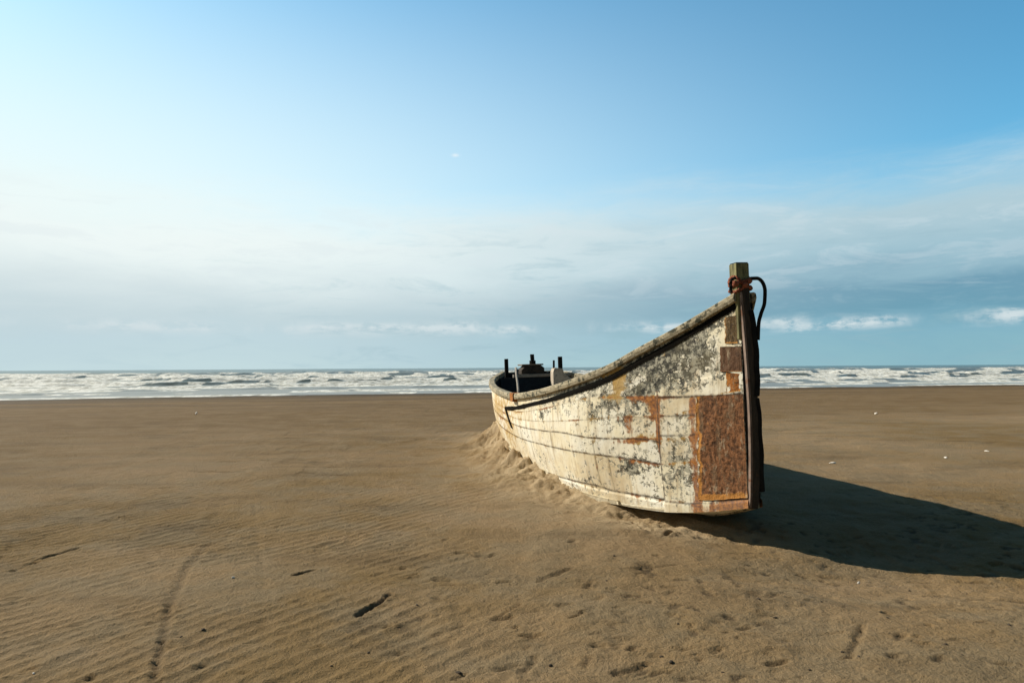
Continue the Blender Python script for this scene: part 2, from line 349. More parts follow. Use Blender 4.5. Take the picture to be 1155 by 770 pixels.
def build_sea(M):
    xs=tens(0,75,.30,1.05,4500); xs=np.array([-v for v in xs[:0:-1]]+xs)
    qs=[-7.]; st=.16
    while qs[-1]<30: qs.append(qs[-1]+st)
    while qs[-1]<6000: st*=1.012 if qs[-1]<260 else 1.12; qs.append(qs[-1]+st)
    qs=np.array(qs); X,Q=np.meshgrid(xs,qs,indexing='ij')
    base=42+.25*X; Y=base+Q; Qs=Y-shore(X)
    z=np.full_like(X,-.25)+.012*(fbm(X*.6,Q*1.2,71,3)-.5); foam=np.zeros_like(X)
    r3=np.random.default_rng(11)
    rows=[(1.0,.05,.7),(6,.10,.8),(13,.14,1.0),(21,.22,1.2),(30,.30,1.4),(40,.36,1.6),(52,.42,1.9),(66,.46,2.2),(84,.52,2.6),(108,.58,3.2),(140,.6,4),(180,.6,5),(240,.65,7)]
    for i,(q0,hgt,w) in enumerate(rows):
        qc=q0+(q0*.10+1.)*(fbm(X*.03+i*7.7,X*0+i*3.1,80+i,5,.6)-.5)*2
        am=sst(.34,.66,fbm(X*(.15+.04*(i%3))+i*13.,X*0+.5+i,95+i,4,.6))
        d=(Q-qc)/w                                            # >0 seaward
        prof=np.where(d<0,np.exp(-(d/.45)**2),np.exp(-(d/1.35)**2))
        z=z+hgt*(.35+.65*am)*prof
        br=sst(.33,.52,fbm(X*.16+i*5,Q*.05+i*2.3,120+i,4,.65))    # broken part of the crest
        fr=np.where(d<0,np.exp(-(d/2.6)**2)*1.05,np.exp(-(d/.8)**2))
        foam=np.maximum(foam,fr*(.30+.72*br)*(1. if i<10 else .75))
        face=np.exp(-((d+.55)/.5)**2)*(1-br)*am              # smooth unbroken face, dark
        foam=foam-.7*face*(hgt>.25)
    z=z+sst(3,30,Q)*.22*(fbm(X*.6,Q*.45,140,5,.62)-.5)
    foam=foam+.50*sst(5,22,Q)*sst(240,90,Q)*(fbm(X*.06,Q*.22,150,4)-.02)
    foam=np.maximum(foam,.95*np.exp(-((Qs-.5)/.9)**2)*sst(.3,.55,fbm(X*.08,X*0,160,3)))
    far=sst(150,420,Q); foam=np.clip(foam*(1-.75*far),0,1.2)
    sh=sst(30,2,Q)
    o=mesh('sea',np.stack([X,Y,z],-1).reshape(-1,3),grid_faces(len(xs),len(qs)),M['sea'],attrs={'foam':foam,'shallow':sh,'far':far})
    tag(o,kind='structure')
# ------------------------------------------------------------------ boat
def hull_attrs(S,V):
    n=lambda k,f=2.:fbm(S*f+k,V*f*1.6-k,200+k,3)
    def blob(s,v,rs,rv): return np.exp(-((S-s)/rs)**2-((V-v)/rv)**2)
    up=sst(.50,.92,V+.05*np.minimum(S,1.2)+.25*(n(21,2.2)-.5))*sst(1.9,.6,S)
    flake=.50+.50*(n(1,1.2)-.5)-.09*sst(1.5,3.2,S)
    flake=flake+up*(.27+1.1*(n(2,2.8)-.5))+.12*sst(.5,.1,np.abs(S-.35))*up+.16*sst(.82,.95,V)*sst(2.8,1.1,S)
    flake+=.16*blob(.5,.86,.35,.08)+.30*blob(1.02,.6,.12,.05)+.42*blob(1.02,.28,.13,.06)+.35*blob(2.38,.76,.07,.05)+.3*blob(.95,.73,.28,.05)+.22*blob(.55,.2,.3,.14)+.2*blob(2.6,.3,.3,.12)
    flake-=.20*blob(.35,.60,.3,.03)
    yellow=.12+.9*blob(1.08,.86,.07,.10)+.6*blob(1.2,.97,.1,.04)+.55*blob(.75,.63,.04,.07)+.35*n(4,1.5)+.5*blob(.9,.44,.16,.03)
    yellow+=.28*sst(1.6,5,S)+.10
    rust=.27+.05*sst(3.,1.,S)+.50*(n(9,2.2)-.5)+.13*sst(.52,.72,fbm(S*7+3,V*.8,222,4))*sst(3.2,.8,S)*sst(.75,.55,V)+.75*np.exp(-((S-.405)/.045)**2)*sst(.62,.58,V)*(.4+.9*n(6,4))+.52*blob(.735,.60,.05,.055)+.45*blob(.71,.5,.02,.12)+.3*np.exp(-((V-.50+.0*S)/.02)**2)*sst(.9,1.2,S)*n(7,3)
    rust+=.5*blob(3.5,.93,.12,.04)+.42*blob(.95,.44,.12,.02)+.3*sst(.09,.03,V)*sst(.5,.2,S)+.4*blob(4.6,.6,.4,.12)+.35*blob(.07,.6,.05,.06)+.15*blob(.25,.60,.3,.012)
    seam=np.zeros_like(S)
    def hs(pts,w=.006,a=1.,c=True):
        f=pchip([p[0] for p in pts],[p[1] for p in pts]); d=np.abs(V-f(S)-.004*(fbm(S*8,S*0,300,2)-.5))
        k=np.exp(-(d/w)**2)*a
        if c: k=k*((S>=pts[0][0])&(S<=pts[-1][0]))
        return k
    seams=[hs([(0,.545),(.02,.54),(.38,.60),(.72,.667)],.007,1.),hs([(.38,.503),(.69,.553)],.006,.8),hs([(.39,.403),(.69,.44)],.006,.8),
      hs([(.69,.40),(.82,.43),(1.4,.507),(2.06,.59),(3.37,.627),(6.9,.66)],.007,.95),hs([(.69,.275),(.83,.297),(1.23,.357),(1.74,.413),(2.85,.473),(6.9,.49)],.007,.95),
      hs([(.70,.545),(1.3,.645),(2.4,.70),(6.9,.75)],.005,.45),hs([(.69,.07),(.88,.083),(1.27,.10),(1.5,.137),(2.19,.157),(6.9,.2)],.008,.95),hs([(0,.045),(.35,.045),(.69,.062)],.006,.9),
      hs([(.71,.80),(1.6,.83),(3.4,.80)],.005,.35),hs([(.05,.72),(.71,.80)],.005,.4),
      hs([(.39,.31),(.69,.335)],.004,.35),hs([(.39,.2),(.69,.21)],.004,.4),hs([(.7,.62),(1.2,.70)],.004,.3)]
    def vs(s,v0,v1,w=.007,a=.9,sl=0.): return np.exp(-((S-s-sl*(V-v0))/w)**2)*a*sst(v0-.01,v0+.01,V)*sst(v1+.01,v1-.01,V)
    seams+=[vs(.69,.065,.70,.009,1.,.03),vs(1.42,.14,.51,.008,.6),vs(1.26,.1,.36,.007,.5),vs(2.9,.15,.47,.012,.5),vs(3.73,.56,.84,.03,.9,1.0),vs(.97,.43,.6,.006,.35),vs(2.2,.42,.6,.01,.4),vs(.53,.06,.40,.004,.3),vs(5.,.2,.49,.02,.5)]
    for k in seams: seam=np.maximum(seam,k)
    lines=[[(0,.545),(.38,.60),(.72,.667),(1.6,.83),(3.4,.80),(7.1,.82)],[(0,.50),(.69,.553),(1.3,.645),(2.4,.70),(7.1,.75)],[(0,.36),(.69,.42),(1.4,.507),(2.06,.59),(3.37,.627),(7.1,.66)],[(0,.25),(.69,.275),(1.23,.357),(1.74,.413),(2.85,.473),(7.1,.49)],[(0,.045),(.69,.062),(1.27,.10),(2.19,.157),(7.1,.2)]]
    idx=np.zeros_like(S)
    for l in lines: idx+=(V>pchip([q[0] for q in l],[q[1] for q in l])(S))
    cell=np.floor((S+.31*idx+.02)/(.55+.13*idx%.4)); tone=_hash(idx,cell+(S<.69)*50,77)
    below=np.zeros_like(S)                       # run-off under each seam
    for l in lines[:4]:
        d=pchip([q[0] for q in l],[q[1] for q in l])(S)-V; below=np.maximum(below,np.exp(-np.maximum(d,0)/.035)*(d>-.006))
    halo=np.zeros_like(S)
    for l in lines:
        halo=np.maximum(halo,np.exp(-np.abs(V-pchip([q[0] for q in l],[q[1] for q in l])(S))/.014))
    halo=np.maximum(halo,np.exp(-np.abs(S-.69-.03*(V-.065))/.018)*(V<.7)); halo=np.maximum(halo,np.exp(-np.abs(S-1.42)/.02)*(V<.51)*(V>.14))
    rust=rust+.36*sst(.50,.30,S)*sst(.13,.06,V)*(.15+1.3*(n(16,7.)-.25))+.25*blob(1.5,.45,.5,.02)
    return flake,yellow+.22*below*n(12,3)+.34*halo*n(14,4),rust+.24*below*sst(.35,.7,n(13,3.5))+.34*halo*sst(.42,.66,n(15,3.))*sst(.25,.7,S+.6*(V<.5)),seam,tone
def local_normal(S,V,e=1e-3):
    a=side(np.clip(S+e,0,S_END),V)-side(np.clip(S-e,0,S_END),V); b=side(S,np.clip(V+e,0,1))-side(S,np.clip(V-e,0,1))
    n=np.cross(b,a); n/=np.linalg.norm(n,axis=-1,keepdims=True)+1e-12; n[n[...,0]>0]*=-1
    return n
def plate(name,M,root,s0,s1,v0,v1,off,thick,key,nu=60,nv=90,wob=.012,slant=None,dents=.006):
    s=np.linspace(0,1,nu);v=np.linspace(0,1,nv); A,B=np.meshgrid(s,v,indexing='ij')
    S_=s0+(s1-s0)*A; S_=S_+(A>.5)*wob*(fbm(B*7,B*0+s0*9,401,3)-.5)*2*A
    lo=v0 if np.isscalar(v0) else v0[0]+(v0[1]-v0[0])*A; hi=v1 if np.isscalar(v1) else v1[0]+(v1[1]-v1[0])*A
    V_=lo+(hi-lo)*B+wob*.25*(fbm(A*6,A*0+v0 if np.isscalar(v0) else A*0,402,3)-.5)*(2*B-1)
    N=local_normal(S_,V_); bmp=dents*2*(fbm(S_*16,V_*14,403,4,.6)-.5)+dents*(fbm(S_*5,V_*4,405,2)-.3)
    edge=np.minimum.reduce([A/.5,(1-A)/.06,B/.05,(1-B)/.04]); edge=np.clip(1-edge,0,1)
    outer=side(S_,V_)+N*(off+thick+bmp*(1-edge*.7))[...,None]; inner=side(S_,V_)+N*(off*0-.004)
    nn=nu*nv; fo=grid_faces(nu,nv); ring=[]
    idx=np.arange(nn).reshape(nu,nv); loop=np.concatenate([idx[:,0],idx[-1,1:],idx[-2::-1,-1],idx[0,-2:0:-1]])
    side_f=np.stack([loop,np.roll(loop,-1),np.roll(loop,-1)+nn,loop+nn],-1)
    e2=np.clip(1-np.minimum((1-A)/.10,np.minimum(B/.07,1)),0,1)
    o=mesh(name,np.concatenate([outer.reshape(-1,3),inner.reshape(-1,3)]),np.concatenate([fo,side_f]),M[key],root,attrs={'edge':np.concatenate([e2.ravel(),e2.ravel()])})
    return o
def build_boat(M):
    root=link(bpy.data.objects.new('fishing_boat',None)); root.location=ORG; root.rotation_euler=(0,LIST,TH)
    tag(root,'weathered white wooden fishing boat with rusty bow plates stranded on the sand','boat')
    # outer skin, both sides and bottom as one shell
    ss=np.concatenate([np.linspace(0,1.6,360),np.linspace(1.6,3.6,220)[1:],np.linspace(3.6,S_END,120)[1:]]); vv=np.linspace(0,1,220)
    S,V=np.meshgrid(ss,vv,indexing='ij')
    fl,ye,ru,se,to=hull_attrs(S,V)
    N=local_normal(S,V); plank=np.zeros_like(S)
    disp=-.004*se+.006*(fbm(S*3,V*5,500,3)-.5)+.0015*(fbm(S*30,V*30,501,2)-.5)
    # panel between the butt and the plate stands a touch proud, the bottom plank more
    disp+=.006*sst(.70,.685,S-.03*V)*sst(.66,.64,V-.08*np.minimum(S,.7))+.010*sst(.0,.02,pchip([0,.69,1.27,2.19,7.1],[.045,.065,.10,.157,.2])(S)-V)
    st=side(S,V)+N*disp[...,None]
    nu,nv=S.shape
    pt=st*np.array([-1,1,1])
    vt=np.linspace(0,1,6)                                     # bottom: chine to keel to chine
    c0=side(ss,np.zeros_like(ss)); kz=c0[:,2]-.05*np.minimum(1,ss/.6)
    bt=np.linspace(-1,1,9); bot=np.stack([np.outer(-c0[:,0],bt),np.outer(ss,np.ones(9)),c0[:,2][:,None]*np.abs(bt)+kz[:,None]*(1-np.abs(bt))],-1)
    nb=9; o1=nu*nv;o2=2*nu*nv
    f=np.concatenate([grid_faces(nu,nv),grid_faces(nu,nv,True)+o1,grid_faces(nu,nb)+o2])
    # transom
    tv=np.linspace(0,1,12); tb=np.linspace(-1,1,9); e=side(np.full(12,S_END),tv)
    tr=np.stack([np.outer(-e[:,0],tb),np.full((12,9),S_END),np.outer(e[:,2],np.ones(9))],-1); o3=o2+nu*nb
    f=np.concatenate([f,grid_faces(12,9)+o3])
    verts=np.concatenate([st.reshape(-1,3),pt.reshape(-1,3),bot.reshape(-1,3),tr.reshape(-1,3)])
    ext=len(verts)-2*nu*nv
    def cat(a,fill): return np.concatenate([a.ravel(),a.ravel(),np.full(ext,fill)])
    hull=mesh('hull',verts,f,M['hull'],root,attrs={'flake':cat(fl,.4),'yellow':cat(ye,.2),'rust':cat(ru,.2),'seam':cat(se,0),'tone':cat(to,.5)})
    # inner lining: starboard darker, port paler, shade and sun put into the colour
    si=np.linspace(.18,S_END-.04,80); vi=np.linspace(.12,.985,14); A,B=np.meshgrid(si,vi,indexing='ij')
    inn=side(A,B,-.05); inn[...,0]=np.minimum(inn[...,0],-.005)
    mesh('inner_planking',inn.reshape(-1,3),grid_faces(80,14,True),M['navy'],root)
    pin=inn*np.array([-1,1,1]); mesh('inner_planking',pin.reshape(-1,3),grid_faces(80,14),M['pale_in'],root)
    # inner stern board and floor
    e=side(np.full(10,S_END-.05),np.linspace(.15,.99,10),-.055); tb=np.linspace(-1,1,7)
    tr=np.stack([np.outer(-e[:,0],tb),np.full((10,7),S_END-.05),np.outer(e[:,2],np.ones(7))],-1)
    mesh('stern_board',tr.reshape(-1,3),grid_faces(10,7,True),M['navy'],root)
    sf=np.linspace(.3,S_END-.08,40); fb=side(sf,np.full(40,.22),-.05); tb=np.linspace(-1,1,7)
    fl_=np.stack([np.outer(np.abs(fb[:,0]),tb),np.outer(sf,np.ones(7)),np.outer(fb[:,2],np.ones(7))],-1)
    mesh('floor_boards',fl_.reshape(-1,3),grid_faces(40,7),M['grey_wood'],root)
    # bulkhead close in front of the stern: dark navy boards
    e=side(np.full(10,6.55),np.linspace(.2,.93,10),-.055); 
    bm=bmesh.new()
    # gunwales
    for sg in (-1,1):
        path=[]; sp=np.concatenate([np.linspace(.02,1.6,40),np.linspace(1.6,S_END,50)[1:]])
        P=side(sp,np.ones_like(sp)); T=np.gradient(P,axis=0); T/=np.linalg.norm(T,axis=1,keepdims=True)
        for k,(p,t) in enumerate(zip(P,T)):
            p=p.copy(); nrm=np.array([t[1],-t[0],0.]); nrm/=np.linalg.norm(nrm)
            if nrm[0]>0: nrm=-nrm
            upv=np.array([0,0,1.]); j=.004*(fbm(np.array(sp[k]*5.),np.array(1.+sg),600,3)-.5)*2
            if sg>0: p[0]*=-1; nrm=nrm*np.array([-1,1,1])
            path.append((p,nrm*(1+j*4),upv*(1+j*5)))
        prof=[(.032,-.050),(.038,-.022),(.034,.010),(.020,.018),(-.05,.018),(-.06,.008),(-.06,-.05),(0,-.054)]
        prof=[(a*1.0,b) for a,b in prof]
        bm_obj('gunwale',sweep(path,prof),M['gunwale'],root,smooth=False,bevel=.004)
        # near-black strip just below it
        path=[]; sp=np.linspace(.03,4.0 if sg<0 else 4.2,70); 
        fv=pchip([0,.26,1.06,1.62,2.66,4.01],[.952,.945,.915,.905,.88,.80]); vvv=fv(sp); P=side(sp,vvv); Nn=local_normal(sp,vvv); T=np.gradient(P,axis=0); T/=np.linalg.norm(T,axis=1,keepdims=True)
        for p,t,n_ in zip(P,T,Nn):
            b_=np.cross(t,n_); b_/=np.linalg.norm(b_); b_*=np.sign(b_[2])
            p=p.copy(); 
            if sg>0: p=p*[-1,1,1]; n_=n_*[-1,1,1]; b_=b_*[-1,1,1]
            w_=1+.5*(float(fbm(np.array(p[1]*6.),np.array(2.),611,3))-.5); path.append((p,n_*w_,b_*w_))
        bm_obj('dark_strip',sweep(path,[(-.004,-.023),(.007,-.022),(.009,0),(.007,.022),(-.004,.023)]),M['black_wood'],root)
    # stem timber
    zc=np.linspace(.205,1.84,24); yf=pchip([.16,.3,.9,1.4,1.8],[.0,-.035,-.075,-.055,-.02]); 
    path=[(np.array([.012,float(yf(z)),z]),np.array([1,0,0.]),np.array([0,1,0.])) for z in zc]
    bm_obj('stem',sweep(path,[(-.042,.0),(.008,.0),(.014,.02),(.04,.12),(-.05,.12),(-.05,.012)]),M['stem'],root,bevel=.006)
    path=[(np.array([-.036,float(yf(z))+.018,z]),np.array([1,0,0.]),np.array([0,1,0.])) for z in np.linspace(.215,1.80,24)]
    bm_obj('stem_band',sweep(path,[(-.014,-.012),(.010,-.012),(.010,.020),(-.014,.020)]),M['band'],root,bevel=.003)
    path=[(np.array([.040-.026*(z-.33)/.69+.004*math.sin(z*23),float(yf(z))+.014,z]),np.array([1,0,0.]),np.array([0,1,0.])) for z in np.linspace(.33,1.02,14)]
    bm_obj('stem_fender',sweep(path,[(-.02,-.014),(.020,-.018),(.030,.01),(.03,.06),(-.02,.06)]),M['tar'],root,bevel=.01)
    path=[(np.array([.016+.014*math.sin((z-1.08)*5.2)+.003*math.sin(z*29),float(yf(z))+.012,z]),np.array([1,0,0.]),np.array([0,1,0.])) for z in np.linspace(1.03,1.66,14)]
    bm_obj('stem_fender',sweep(path,[(-.02,-.02),(.020,-.02),(.03,.0),(.03,.06),(-.02,.06)]),M['tar'],root,bevel=.008)
    # keel shoe, continuing the stem under the forefoot
    sp=np.linspace(.0,3.,30); path=[(np.array([0,s,float(cz(s))-.05*min(1,s/.6)]),np.array([1,0,0.]),np.array([0,0,1.])) for s in sp]
    bm_obj('keel',sweep(path,[(-.035,-.008),(.035,-.008),(.04,.03),(-.04,.03)]),M['gunwale'],root,bevel=.004)
    # chine batten, the pale bottom plank edge
    sp=np.linspace(.02,6.8,110); P=side(sp,np.full_like(sp,.010)); path=[]
    for p,s in zip(P,sp):
        n_=local_normal(np.array([s]),np.array([.02]))[0]; path.append((p,n_,np.array([0,0,1.])))
    bm_obj('bottom_rail',sweep(path,[(-.03,-.010),(.010,-.010),(.014,.006),(.009,.024),(-.03,.024)]),M['cream'],root,bevel=.003)
    # post (bitt) standing up through the bow
    bm_obj('bow_post',box_bm(-.068,.038,-.002,.10,1.45,2.015),M['post'],root,bevel=.006)
    bm=box_bm(-.062,.032,.004,.094,2.015,2.021); 
    bm_obj('post_cap',bm,M['tar'],root)
    # breasthook joining the gunwales behind the stem
    bmh=bmesh.new(); v=[bmh.verts.new(p) for p in [(-.05,.10,1.74),(.05,.10,1.74),(.2,.5,1.55),(-.2,.5,1.55),(-.05,.10,1.66),(.05,.10,1.66),(.2,.5,1.51),(-.2,.5,1.51)]]
    for q in [(0,1,2,3),(7,6,5,4),(0,4,5,1),(1,5,6,2),(2,6,7,3),(3,7,4,0)]: bmh.faces.new([v[i] for i in q])
    bm_obj('breasthook',bmh,M['grey_wood'],root)
    # bow plates
    tag(plate('bow_plate',M,root,.004,.375,(.048,.062),(.532,.598),.004,.008,'rust_big',80,140,.035),'large brown rusted sheet plate at the forefoot')
    tag(plate('bow_plate',M,root,.004,.165,(.635,.675),(.752,.795),.003,.006,'rust_brown',30,30,.008),'smooth dark brown plate above the large one')
    tag(plate('bow_plate',M,root,.022,.125,(.548,.562),(.628,.662),.002,.004,'rust_orange',24,24,.012),'bright orange rust patch')
    tag(plate('bow_plate',M,root,.028,.12,(.772,.80),(.905,.925),.002,.005,'rust_flaky',24,30,.014),'flaking yellow brown strip below the gunwale')
    # loose pale bilge plank along the bottom, and the short upright end of the dark strip
    plate('bilge_plank',M,root,1.22,4.4,(.012,.012),(.035,.265),.006,.022,'cream',120,14,.004,dents=.002)
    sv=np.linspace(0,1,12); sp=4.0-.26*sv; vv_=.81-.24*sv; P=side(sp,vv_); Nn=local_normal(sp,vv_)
    bm_obj('dark_strip',sweep([(p,n_,np.array([0,1.,0])) for p,n_ in zip(P,Nn)],[(-.004,-.035),(.012,-.033),(.012,.033),(-.004,.035)]),M['black_wood'],root)
    # rusty strap on the gunwale far aft
    S0=3.33; p=side(np.array([S0]),np.array([1.]))[0]; 
    bmq=box_bm(p[0]-.046,p[0]+.05,p[1]-.09,p[1]+.09,p[2]-.075,p[2]+.024); bm_obj('strap',bmq,M['rust_orange'],root,bevel=.004)
    # ---- stern gear
    y=6.62; e=float(gb(y)); zt=float(gz(y))
    bm_obj('stern_beam',box_bm(-e+.30,e-.02,y-.05,y+.05,zt-.03,zt+.022),M['pale_wood'],root,bevel=.006)
    # dark bulkhead below the beam
    e0=side(np.array([y]),np.array([.25]),-.06)[0]; e1=side(np.array([y]),np.array([.97]),-.06)[0]
    bmk=bmesh.new(); 
    pts=[(-abs(e0[0]),e0[2]),(abs(e0[0]),e0[2]),(abs(e1[0])-.02,zt-.032),(-abs(e1[0])+.02,zt-.032)]
    f0=[bmk.verts.new((a,y-.02,b)) for a,b in pts]; f1=[bmk.verts.new((a,y+.02,b)) for a,b in pts]
    bmk.faces.new(f0); bmk.faces.new(f1[::-1])
    for i in range(4): bmk.faces.new([f0[i],f1[i],f1[(i+1)%4],f0[(i+1)%4]])
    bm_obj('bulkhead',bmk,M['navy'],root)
    # engine casing with a hood and exhaust
    bme=bmesh.new(); prof=[(-.20,0),(.20,0),(.20,.10),(.13,.155),(-.10,.165),(-.20,.07)]
    a=[bme.verts.new((x-.02,y+.02,zt+.02+z)) for x,z in prof]; b=[bme.verts.new((x-.02,y+.34,zt+.02+z)) for x,z in prof]
    bme.faces.new(a); bme.faces.new(b[::-1])
    for i in range(6): bme.faces.new([a[i],b[i],b[(i+1)%6],a[(i+1)%6]])
    eng=bm_obj('engine_casing',bme,M['engine'],root,bevel=.01)
    bm_obj('hood',box_bm(-.21,.16,y-.0,y+.36,zt+.165,zt+.19),M['engine_light'],eng,bevel=.006)
    bmx=tube([(.0,y+.12,zt+.18),(.0,y+.12,zt+.25)],.055,12); bmx2=tube([(0,y+.12,zt+.25),(-.004,y+.12,zt+.33),(-.004,y+.12,zt+.355)],.036,12)
    bm_obj('exhaust_base',bmx,M['tar'],eng); bm_obj('exhaust_pipe',bmx2,M['tar'],eng)
    for xx,hh in ((-.30,.20),(.19,.07),(.27,.06)):
        bm_obj('pin',tube([(xx,y+.02,zt),(xx+.01,y+.02,zt+.03+hh*.4)],.022,8),M['tar'],root)
    # upright posts at the quarters
    for xx,yy,hh,w in ((-e+.22,y+.12,.29,.030),(e-.20,y+.08,.30,.034)):
        bm_obj('quarter_post',box_bm(xx-w,xx+w,yy-.03,yy+.03,zt-.12,zt+hh),M['tar'],root,bevel=.006)
    # pale block with two pins on the port quarter
    bq=bmesh.new(); pp=[(.21,.66),(.62,.66),(.62,.96),(.50,1.06),(.40,1.15),(.38,1.225),(.24,1.235),(.215,1.17)]
    fa=[bq.verts.new((x,6.22,z)) for x,z in pp]; fb_=[bq.verts.new((x,6.40,z)) for x,z in pp]; bq.faces.new(fa); bq.faces.new(fb_[::-1])
    for i in range(8): bq.faces.new([fa[i],fb_[i],fb_[(i+1)%8],fa[(i+1)%8]])
    blk=bm_obj('thole_block',bq,M['pale_in'],root,bevel=.012)
    for xx in (.25,.34): bm_obj('thole_pin',tube([(xx,6.3,1.22),(xx+.004,6.3,1.36)],.018,8),M['tar'],blk)
    # ribs inside
    for s in np.arange(1.2,6.4,.75):
        for sg in (-1,1):
            v_=np.linspace(.22,.95,8); P=side(np.full(8,s),v_,-.07)
            path=[(p*np.array([-sg*-1 if sg<0 else -1,1,1]) if sg>0 else p,np.array([1,0,0.]),np.array([0,1,0.])) for p in P]
            bm_obj('rib',sweep(path,[(-.025,-.025),(.025,-.025),(.025,.025),(-.025,.025)]),M['grey_wood'],root)
    for s in (2.6,4.4):
        w=float(gb(s))-.07; z=float(gz(s))-.22; bm_obj('thwart',box_bm(-w,w,s-.12,s+.12,z,z+.04),M['grey_wood'],root,bevel=.006)
    return root
def L(x,y,z): return world(np.array([x,y,z]))
def build_rope(M):
    root=link(bpy.data.objects.new('mooring_rope',None)); root.location=L(-.015,.05,1.88)
    tag(root,'rust red rope lashed round the bow post with a stiff dark loop','rope')
    base=np.array(root.location)
    tw=.35
    def strand(pts,r,name,key,seg=9):
        P=smooth_path(pts,8); return bm_obj(name,tube([p-base for p in P],r,12,tw),M[key],root,smooth=True)
    # windings: square turns hugging the post
    for k,(z,r,tilt) in enumerate([(1.825,.012,.02),(1.852,.013,-.03),(1.878,.012,.025),(1.865,.011,-.05)]):
        pts=[]; hx0,hx1,hy0,hy1=-.068-r*.8,.038+r*.8,-.002-r*.8,.10+r*.8
        for t in np.linspace(0,2*math.pi,18):
            c,s_=math.cos(t),math.sin(t); q=max(abs(c),abs(s_))**.75
            x=(hx0+hx1)/2+(hx1-hx0)/2*c/q*1.0; y_=(hy0+hy1)/2+(hy1-hy0)/2*s_/q
            pts.append(L(x,y_,z+tilt*c+.006*math.sin(3*t+k)))
        strand(pts,r,'lashing','rope')
    for (x,y_,z,r) in ((-.082,-.015,1.86,.023),(-.012,-.022,1.85,.022),(.025,-.022,1.878,.021)):
        bmk=bmesh.new(); bmesh.ops.create_icosphere(bmk,subdivisions=3,radius=r)
        for v in bmk.verts:
            n_=float(fbm(np.array(v.co.x*40+x*90),np.array(v.co.y*40+v.co.z*35),700,2)); v.co*= .75+.5*n_
        o=bm_obj('knot',bmk,M['rope'],root,smooth=True); o.location=L(x,y_,z)-base
    strand([L(-.09,-.02,1.90),L(-.125,-.03,1.885),L(-.135,-.03,1.85),L(-.132,-.03,1.79)],.011,'rope_tail','tar')
    tw=0
    strand([L(.03,-.03,1.895),L(.075,-.04,1.895),L(.112,-.05,1.865),L(.130,-.05,1.80),L(.122,-.05,1.715),L(.088,-.05,1.63),L(.066,-.05,1.56),L(.058,-.045,1.44)],.0135,'rope_loop','tar')
    return root
def build_stick(M):
    a=L(-.34,6.35,1.22); b=L(-.40,5.05,.50)
    a=L(-.26,6.53,1.235); b=L(-.60,4.55,.93)
    o=link(bpy.data.objects.new('wooden_pole',None))
    return a,b
def lump(bm,r,seed,flat=.6,k=14):
    bmesh.ops.create_icosphere(bm,subdivisions=2,radius=r)
    for v in bm.verts:
        n_=float(fbm(np.array(v.co.x/r*1.3+seed*3.1),np.array(v.co.y/r*1.3+v.co.z/r*1.7+seed),800+seed,3)); v.co*=.6+.8*n_; v.co.z*=flat
def build_debris(M,zat):
    # pale shell and litter fragments, one by one
    for k,(a,b,w,hh,lab,name,cat) in enumerate([
        (936,521,.085,.018,'larger bone white driftwood fragment on the sand just beyond the boat shadow','driftwood_fragment','driftwood'),
        (1063,516,.045,.026,'small white shell on the sand above the right end of the shadow','shell_fragment','shell'),
        (1109,507,.08,.010,'flat pale shell lying furthest to the right on the open sand','shell_fragment','shell'),
        (986,467,.085,.05,'white shell on the far sand nearest the surf to the right of the bow','shell_fragment','shell'),
        (222,467,.14,.07,'lone white shell on the far left sand near the surf','shell_fragment','shell'),
        (265,650,.026,.008,'thin white shell splinter on the rippled sand at the left','shell_fragment','shell'),
        (45,754,.016,.005,'tiny cream shell chip at the lower left corner of the sand','shell_fragment','shell'),
        (962,632,.02,.012,'small pale chip lying inside the boat shadow near its front edge','shell_fragment','shell')]):
        x,y=gp(a,b); bm=bmesh.new(); lump(bm,.5,20+k,1.)
        for v in bm.verts:
            v.co.x*=w; v.co.y*=w*.55; v.co.z*=hh*(.6 if hh>.025 else 1.6)
            v.co.z+=.15*hh*math.sin(v.co.x/w*6)
        o=bm_obj(name,bm,M['shell'],None,smooth=False); o.location=(x,y,zat(x,y)+hh*.35); o.rotation_euler=(0,0,k*.9)
        if hh>.025:
            from mathutils import Vector
            o.rotation_euler=Vector((-.6,-.5,.62)).to_track_quat('Z','Y').to_euler(); o.location.z=zat(x,y)+w*.28
        tag(o,lab,cat)
    # dark lumps of damp sand, alike, strewn over the foreground
    r=np.random.default_rng(19); protos=[]
    for k in range(6):
        bm=bmesh.new(); lump(bm,1,40+k,.7); me=bpy.data.meshes.new('sand_clod'); bm.to_mesh(me); bm.free(); me.materials.append(M['clod']); protos.append(me)
    spots=[(681,652),(636,652),(574,686),(516,754),(960,736),(942,729),(868,690),(809,755),(741,737),(752,744),(760,700),(618,745),(470,680),(416,731),(440,612),(512,612),(547,645),(690,626),(1018,640),(1057,722),(1075,735),(993,690),(920,668),(1128,700),(850,672),(905,750),(232,708),(208,716),(1100,660),(375,745)]
    for k,(a,b) in enumerate(spots):
        x,y=gp(a,b); s=r.uniform(.004,.009); o=bpy.data.objects.new('sand_clod',protos[k%6]); C.objects.link(o)
        o.scale=(s*r.uniform(1,1.7),s,s); o.rotation_euler=(0,0,r.uniform(0,6)); o.location=(x,y,zat(x,y)+s*.25)
        tag(o,'small dark crumb of damp sand strewn over the foreground beach','clod','dark sand crumbs on the beach')
